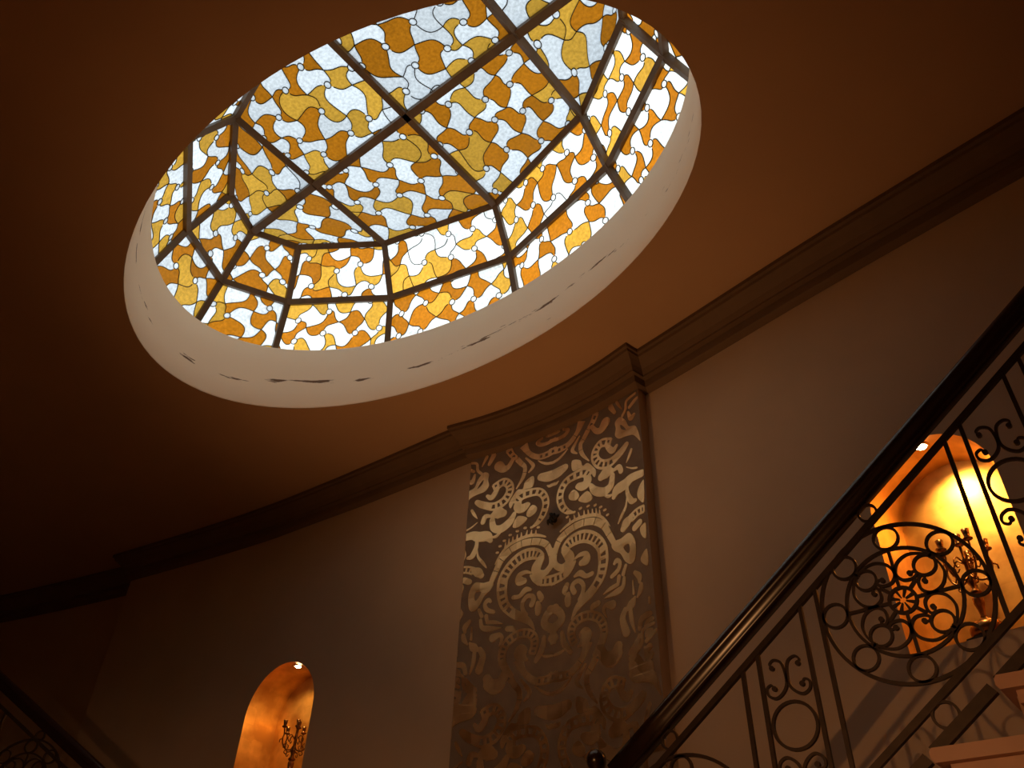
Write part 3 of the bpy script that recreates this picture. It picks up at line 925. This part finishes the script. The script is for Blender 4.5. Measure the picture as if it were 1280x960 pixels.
def balustrade(label, fn, up, bt, lo, ht, u0, u1, medallions, lower):
    """wrought iron panel railing under a wooden handrail; fn(u, z, d) -> world"""
    b = thing('stair_balustrade', fn((u0 + u1) / 2, bt((u0 + u1) / 2), 0), label, 'railing')
    N = 14
    us = [u0 + (u1 - u0) * i / N for i in range(N + 1)]
    mb = MB(); rail_section(mb, lambda u: fn(u, ht(u), 0), us, HP); mb.build('handrail', M['wood'], b, smooth=True)
    def rail(name, zf, w=0.020, dd=0.009):
        mb = MB(); sweep(mb, [(u, zf(u)) for u in us], w, -dd, dd, fn); return mb.build(name, M['iron'], b)
    rail('upper_rail', up); rail('bottom_rail', bt, 0.022); 
    for ua, ub in lower:
        mb = MB(); sweep(mb, [(ua, lo(ua)), (ub, lo(ub))], 0.034, -0.012, 0.012, fn); mb.build('lower_rail', M['iron'], b)
    def bal(u):
        mb = MB(); sweep(mb, [(u, bt(u)), (u, up(u))], 0.0135, -0.007, 0.007, fn); mb.build('baluster', M['iron'], b)
    def ringbar(name, c, r, parent, w=0.0095, n=40):
        mb = MB(); sweep(mb, circle(c[0], c[1], r, n), w, -0.006, 0.006, fn, True); return mb.build(name, M['iron'], parent)
    def curl(name, pts, parent, w=0.0085):
        q = spline(pts, 6); m = len(q)
        ws = [w * (0.65 + 0.5 * math.sin(math.pi * min(1, max(0, k / (m - 1))))) for k in range(m)]
        mb = MB(); sweep(mb, q, ws, -0.005, 0.005, fn)
        for p in (q[0], q[-1]):
            sweep(mb, circle(p[0], p[1], 0.0045, 8), 0.009, -0.0065, 0.0065, fn, True)
        return mb.build(name, M['iron'], parent)
    RIGHT_C = [(.046, .122), (.052, .137), (.036, .148), (.012, .135), (.003, .10), (.004, .062), (.02, .036), (.046, .022), (.070, .034), (.074, .058), (.058, .068), (.048, .054)]
    for uc in medallions:
        for du in (-0.271, -0.333, 0.271, 0.333):
            if u0 < uc + du < u1: bal(uc + du)
        # medallion
        cz = 0.5 * (up(uc) + bt(uc)) + 0.006
        big = ringbar('medallion', (uc, cz), 0.262, b, 0.0115, 64)
        ringbar('inner_ring', (uc, cz), 0.178, big, 0.010, 56)
        for k in range(8):
            a = math.radians(45 * k); ringbar('ring', (uc + 0.220 * math.cos(a), cz + 0.220 * math.sin(a)), 0.040, big, 0.0085, 24)
        ringbar('hub_ring', (uc, cz), 0.042, big, 0.010, 24)
        mb = MB()
        for k in range(8):
            a = math.radians(22.5 + 45 * k); c_, s_ = math.cos(a), math.sin(a)
            sweep(mb, [(uc + 0.010 * c_, cz + 0.010 * s_), (uc + 0.042 * c_, cz + 0.042 * s_)], [0.004, 0.011], -0.005, 0.005, fn)
        mb.build('hub_petals', M['iron'], big)
        for k in range(4):
            a = math.radians(90 * k + 1); c_, s_ = math.cos(a), math.sin(a)
            mb = MB(); sweep(mb, [(uc + 0.042 * c_, cz + 0.042 * s_), (uc + 0.178 * c_, cz + 0.178 * s_)], 0.010, -0.005, 0.005, fn); mb.build('spoke', M['iron'], big)
            a = math.radians(90 * k + 46); c_, s_ = math.cos(a), math.sin(a)
            tr = lambda x, y: (uc + x * c_ - y * s_, cz + x * s_ + y * c_)
            ringbar('ring', tr(0.134, 0), 0.034, big, 0.0085, 24)
            for sg in (1, -1):
                curl('scroll', [tr(x, y * sg) for x, y in ((.088, .026), (.100, .018), (.094, .006), (.074, .012), (.058, .034), (.066, .064), (.100, .078), (.138, .066), (.160, .036), (.170, .004))], big)
            mb = MB(); sweep(mb, [tr(0.042, 0), tr(0.082, 0)], 0.011, -0.005, 0.005, fn); mb.build('bud', M['iron'], big)
        # ring between handrail and upper rail, ring under the bottom rail
        for uu, za, zb in ((uc - 0.035, up(uc - 0.035), ht(uc - 0.035) - 0.098),):
            if u0 < uu < u1: ringbar('ring', (uu, (za + zb) / 2), 0.031, b, 0.008, 24)
        for uu in (uc + 0.028,):
            if u0 < uu < u1: ringbar('ring', (uu, (bt(uu) + lo(uu)) / 2), 0.037, b, 0.008, 24)
        # slim scroll panel to the right
        us_ = uc + 0.4225
        if u0 < us_ < u1 - 0.1:
            for rz in (0.5 * (up(us_) + bt(us_)) - 0.005,):
                ringbar('ring', (us_, rz), 0.074, b, 0.010, 32)
                for sx in (1, -1):
                    for sz in (1, -1):
                        curl('scroll', [(us_ + sx * x, rz + sz * (0.070 + y)) for x, y in RIGHT_C], b)
    return b
bal_r = balustrade('wrought iron stair railing with scroll medallions before the glowing niche and dark wooden handrail', rfn, UP_, BT_, LO_, HT_, -1.73, 1.3,
                   [-1.445, -0.600, 0.245, 1.09], [(nose(k)[0] + 0.004, nose(k + 1)[0] - 0.016) for k in range(-5, 7)])
nw = thing('newel_post', (-1.79, RV, ZL), 'dark turned newel post with round knob at the foot of the handrail', 'post')
zt = 0.325 * RV + CZ
mb = MB(); mb.lathe([(0.055, 0), (0.055, 0.10), (0.03, 0.13), (0.036, 0.3), (0.024, 0.55), (0.034, zt - ZL - 0.16), (0.038, zt - ZL - 0.12), (0.022, zt - ZL - 0.09)], (-1.79, RV, ZL), 16)
mb.build('shaft', M['wood'], nw, smooth=True)
mb = MB(); mb.lathe([(0.022, -0.005)] + [(0.038 * math.sin(a), 0.036 - 0.040 * math.cos(a)) for a in (0.6, 1.0, 1.4, 1.8, 2.2, 2.6)] + [(0.004, 0.077)], (-1.79, RV, zt - 0.085), 16)
mb.build('knob', M['wood'], nw, smooth=True)

# ------------------------------------------------------------------ left flight, turning away on the other side of the landing
LP0 = Vector((-5.476, 2.70)); LD = Vector((-0.833, -0.52)).normalized(); LS = 0.615 / Vector((0.833, 0.52)).length
def lfn(u, z, d):
    p = LP0 + LD * u + Vector((-LD.y, LD.x)) * -d
    return (p.x, p.y, z)
lht = lambda u: 1.29 + CZ + LS * u
bal_l = balustrade('dark iron stair railing descending in the shadow beside the far corner', lfn, lambda u: lht(u) - 0.17, lambda u: lht(u) - 0.72, lambda u: lht(u) - 0.82, lht, -0.95, 2.4, [-0.3, 0.545, 1.39], [(-0.9, 2.35)])
st2 = thing('staircase', lfn(0.5, 0, 0.5), 'shadowed stair flight under the dark railing beside the far corner', 'staircase')
prof = []
K = 15
for k in range(K):
    u = -0.95 + 0.222 * k; z = lht(u) - 0.86; prof += [(u, z - 0.14), (u, z - 0.02)]
prof += [(-0.95 + 0.222 * K, prof[-1][1]), (-0.95 + 0.222 * K, 0), (-0.95, 0)]
tri = tessellate_polygon([[Vector((x, z, 0)) for x, z in prof]]); n = len(prof)
mb = MB(); mb.add([lfn(x, z, 0.04) for x, z in prof] + [lfn(x, z, 1.0) for x, z in prof],
       [tuple(t) for t in tri] + [tuple(i + n for i in t) for t in tri] + [(i, (i + 1) % n, n + (i + 1) % n, n + i) for i in range(n)])
mb.build('stair_body', M['stair'], st2)
for k in range(K):
    u = -0.95 + 0.222 * k; z = lht(u) - 0.86
    mb = MB(); q = [lfn(a, c, b) for c in (z - 0.04, z) for a, b in ((u - 0.03, -0.04), (u + 0.225, -0.04), (u + 0.225, 1.0), (u - 0.03, 1.0))]
    mb.add(q, [(0, 1, 2, 3), (7, 6, 5, 4), (0, 4, 5, 1), (1, 5, 6, 2), (2, 6, 7, 3), (3, 7, 4, 0)])
    mb.build('tread', M['tread'], st2)

# ------------------------------------------------------------------ candelabra in the niches
def candelabrum(label, loc, rot, sc):
    c = thing('candelabrum', loc, label, 'candelabrum', 'candelabra in the gilded niches')
    mb = MB(); mb.box((-0.095, -0.095, 0), (0.095, 0.095, 0.03)); mb.box((-0.08, -0.08, 0.03), (0.08, 0.08, 0.055)); mb.build('plinth', M['black'], c, org=(0, 0, 0)).location = (0, 0, 0)
    mb = MB(); mb.lathe([(0.072, 0.055), (0.085, 0.075), (0.086, 0.10), (0.07, 0.125), (0.03, 0.14), (0.02, 0.155)], n=20); mb.build('dome_foot', M['bronze'], c, True, (0, 0, 0)).location = (0, 0, 0)
    mb = MB(); mb.lathe([(0.018, 0.155), (0.014, 0.17), (0.018, 0.20), (0.027, 0.235), (0.028, 0.26), (0.022, 0.275)], n=16); mb.build('amber_bowl', M['crystal'], c, True, (0, 0, 0)).location = (0, 0, 0)
    mb = MB(); mb.lathe([(0.022, 0.275), (0.034, 0.29), (0.02, 0.305), (0.014, 0.33), (0.024, 0.35), (0.012, 0.38), (0.010, 0.45), (0.018, 0.465), (0.008, 0.49), (0.008, 0.56)], n=12); mb.build('stem', M['bronze'], c, True, (0, 0, 0)).location = (0, 0, 0)
    for k in range(5):
        a = 2 * math.pi * k / 5 + 0.4; r = 0.12; zt_ = 0.53 + (0.02 if k % 2 else 0.0)
        ca, sa = math.cos(a), math.sin(a)
        pts = [(x * ca, x * sa, z) for x, z in spline([(0.008, 0.40), (0.03, 0.365), (0.07, 0.36), (0.105, 0.39), (r, 0.44), (r - 0.008, 0.48), (r, zt_ - 0.02)], 4)]
        mb = MB(); mb.tube(pts, 0.0062, 6)
        arm = mb.build('arm', M['bronze'], c, True, (0, 0, 0)); arm.location = (0, 0, 0)
        for q in ([(0.012, 0.46), (0.045, 0.49), (0.07, 0.46), (0.058, 0.43), (0.042, 0.445)], [(0.07, 0.362), (0.085, 0.335), (0.065, 0.322), (0.055, 0.338)], [(0.09, 0.378), (0.075, 0.41), (0.092, 0.425)], [(0.115, 0.44), (0.14, 0.43), (0.142, 0.405)]):
            mb = MB(); mb.tube([(x * ca, x * sa, z) for x, z in spline(q, 4)], 0.0045, 5)
            s2 = mb.build('scroll', M['bronze'], arm, True, (0, 0, 0)); s2.location = (0, 0, 0)
        mb = MB(); mb.lathe([(0.006, zt_ - 0.02), (0.024, zt_ - 0.012), (0.026, zt_ - 0.006), (0.014, zt_), (0.017, zt_ + 0.02), (0.021, zt_ + 0.045), (0.016, zt_ + 0.045), (0.012, zt_ + 0.02)], (r * ca, r * sa, 0), 10)
        cup = mb.build('cup', M['bronze'], c, True, (0, 0, 0)); cup.location = (0, 0, 0)
    mb = MB(); mb.lathe([(0.006, 0.555), (0.024, 0.565), (0.026, 0.571), (0.014, 0.58), (0.017, 0.60), (0.021, 0.625), (0.016, 0.625), (0.012, 0.60)], n=10)
    mb.build('cup', M['bronze'], c, True, (0, 0, 0)).location = (0, 0, 0)
    c.rotation_euler = (0, 0, rot); c.scale = (sc,) * 3
    return c
candelabrum('ornate bronze candelabrum in the orange-lit niche clear of the stair railing', fnL(ncL + 0.075, NZ0, 0.17), 0.3, 0.9)
candelabrum('ornate bronze candelabrum in the bright niche behind the iron stair railing', fnR(ncR - 0.005, NZ0, 0.16), 1.1, 0.9)

# recessed spotlights in the niche vaults
def niche_spot(label, fn, nc, zs, hw, x, d, energy, tx, td, tz, size=95):
    z = zs + math.sqrt(max(0, hw * hw - x * x))
    p = Vector(fn(nc + x, z, d))
    s = thing('recessed_spotlight', p, label, 'light', 'spotlights in the niche vaults')
    mb = MB(); mb.lathe([(0.040, 0.01), (0.040, -0.006), (0.030, -0.008), (0.028, 0.006)], p, 20); mb.build('trim_ring', M['brass'], s, True)
    mb = MB(); mb.lathe([(0.026, 0.004), (0.027, -0.006), (0.020, -0.012), (0.008, -0.015)], p, 16); mb.build('bulb', M['bulb'], s, True)
    light('niche_lamp', 'SPOT', p + Vector((0, 0, -0.03)), energy, (1.0, 0.55, 0.17), target=fn(nc + tx, tz, td), spot_size=math.radians(size), spot_blend=0.6, shadow_soft_size=0.02)
niche_spot('small glowing spotlight in the crown of the orange-lit niche clear of the railing', fnL, ncL, zsL, 0.100 * H, 0.02, 0.10, 17, -0.15, 0.2, NZ0, 130)
niche_spot('bright glowing spotlight in the crown of the niche behind the iron railing', fnR, ncR, zsR, 0.079 * H, 0.0, 0.08, 34, 0.10, 0.34, NZ0 + 0.5, 115)

# ------------------------------------------------------------------ lamps of the hall below and behind the view
def uplighter(loc, energy, size, hgt, label):
    x, y, z = loc
    u = thing('uplighter_lamp', loc, label, 'lamp')
    mb = MB(); mb.lathe([(0.13, 0), (0.13, 0.02), (0.03, 0.05)], loc, 20); mb.build('base', M['bronze'], u, True)
    mb = MB(); mb.lathe([(0.015, 0.05), (0.015, hgt - 0.12)], loc, 10); mb.build('pole', M['bronze'], u, True)
    mb = MB(); mb.lathe([(0.03, hgt - 0.13), (0.10, hgt - 0.08), (0.15, hgt), (0.144, hgt), (0.095, hgt - 0.07), (0.02, hgt - 0.11)], loc, 20); mb.build('bowl', M['bronze'], u, True)
    light('uplighter_light', 'SPOT', (x, y, z + hgt - 0.02), energy, (1.0, 0.45, 0.16), target=(x + 0.4, y + 1.9, z + 10), spot_size=math.radians(size), spot_blend=1.0, shadow_soft_size=0.06)
uplighter((-3.0, 2.25, 0.0), 135, 90, 1.60, 'bronze uplighter bowl lamp standing on the hall floor')

pd = thing('pendant_lamp', (-1.3, -1.6, ZC), 'pendant lamp in the hall behind, with an added disc that cuts off its upward light', 'lamp')
mb = MB(); mb.lathe([(0.006, -3.1), (0.006, 0)], (-1.3, -1.6, ZC), 8); mb.build('cord', M['black'], pd)
mb = MB(); mb.lathe([(0.34, -3.20), (0.345, -3.19), (0.03, -3.1)], (-1.3, -1.6, ZC), 24); mb.build('cutoff_disc', M['bronze'], pd, True)  # unseen disc added to keep the lamp's light off the upper walls
mb = MB(); mb.lathe([(0.02, -3.195), (0.03, -3.205), (0.03, -3.215), (0.015, -3.225)], (-1.3, -1.6, ZC), 12); mb.build('bulb', emit_mat('pendant_bulb', (1.0, 0.5, 0.2), 20), pd, True)
light('pendant_light', 'POINT', (-1.3, -1.6, ZC - 3.255), 120, (1.0, 0.45, 0.16), shadow_soft_size=0.025)
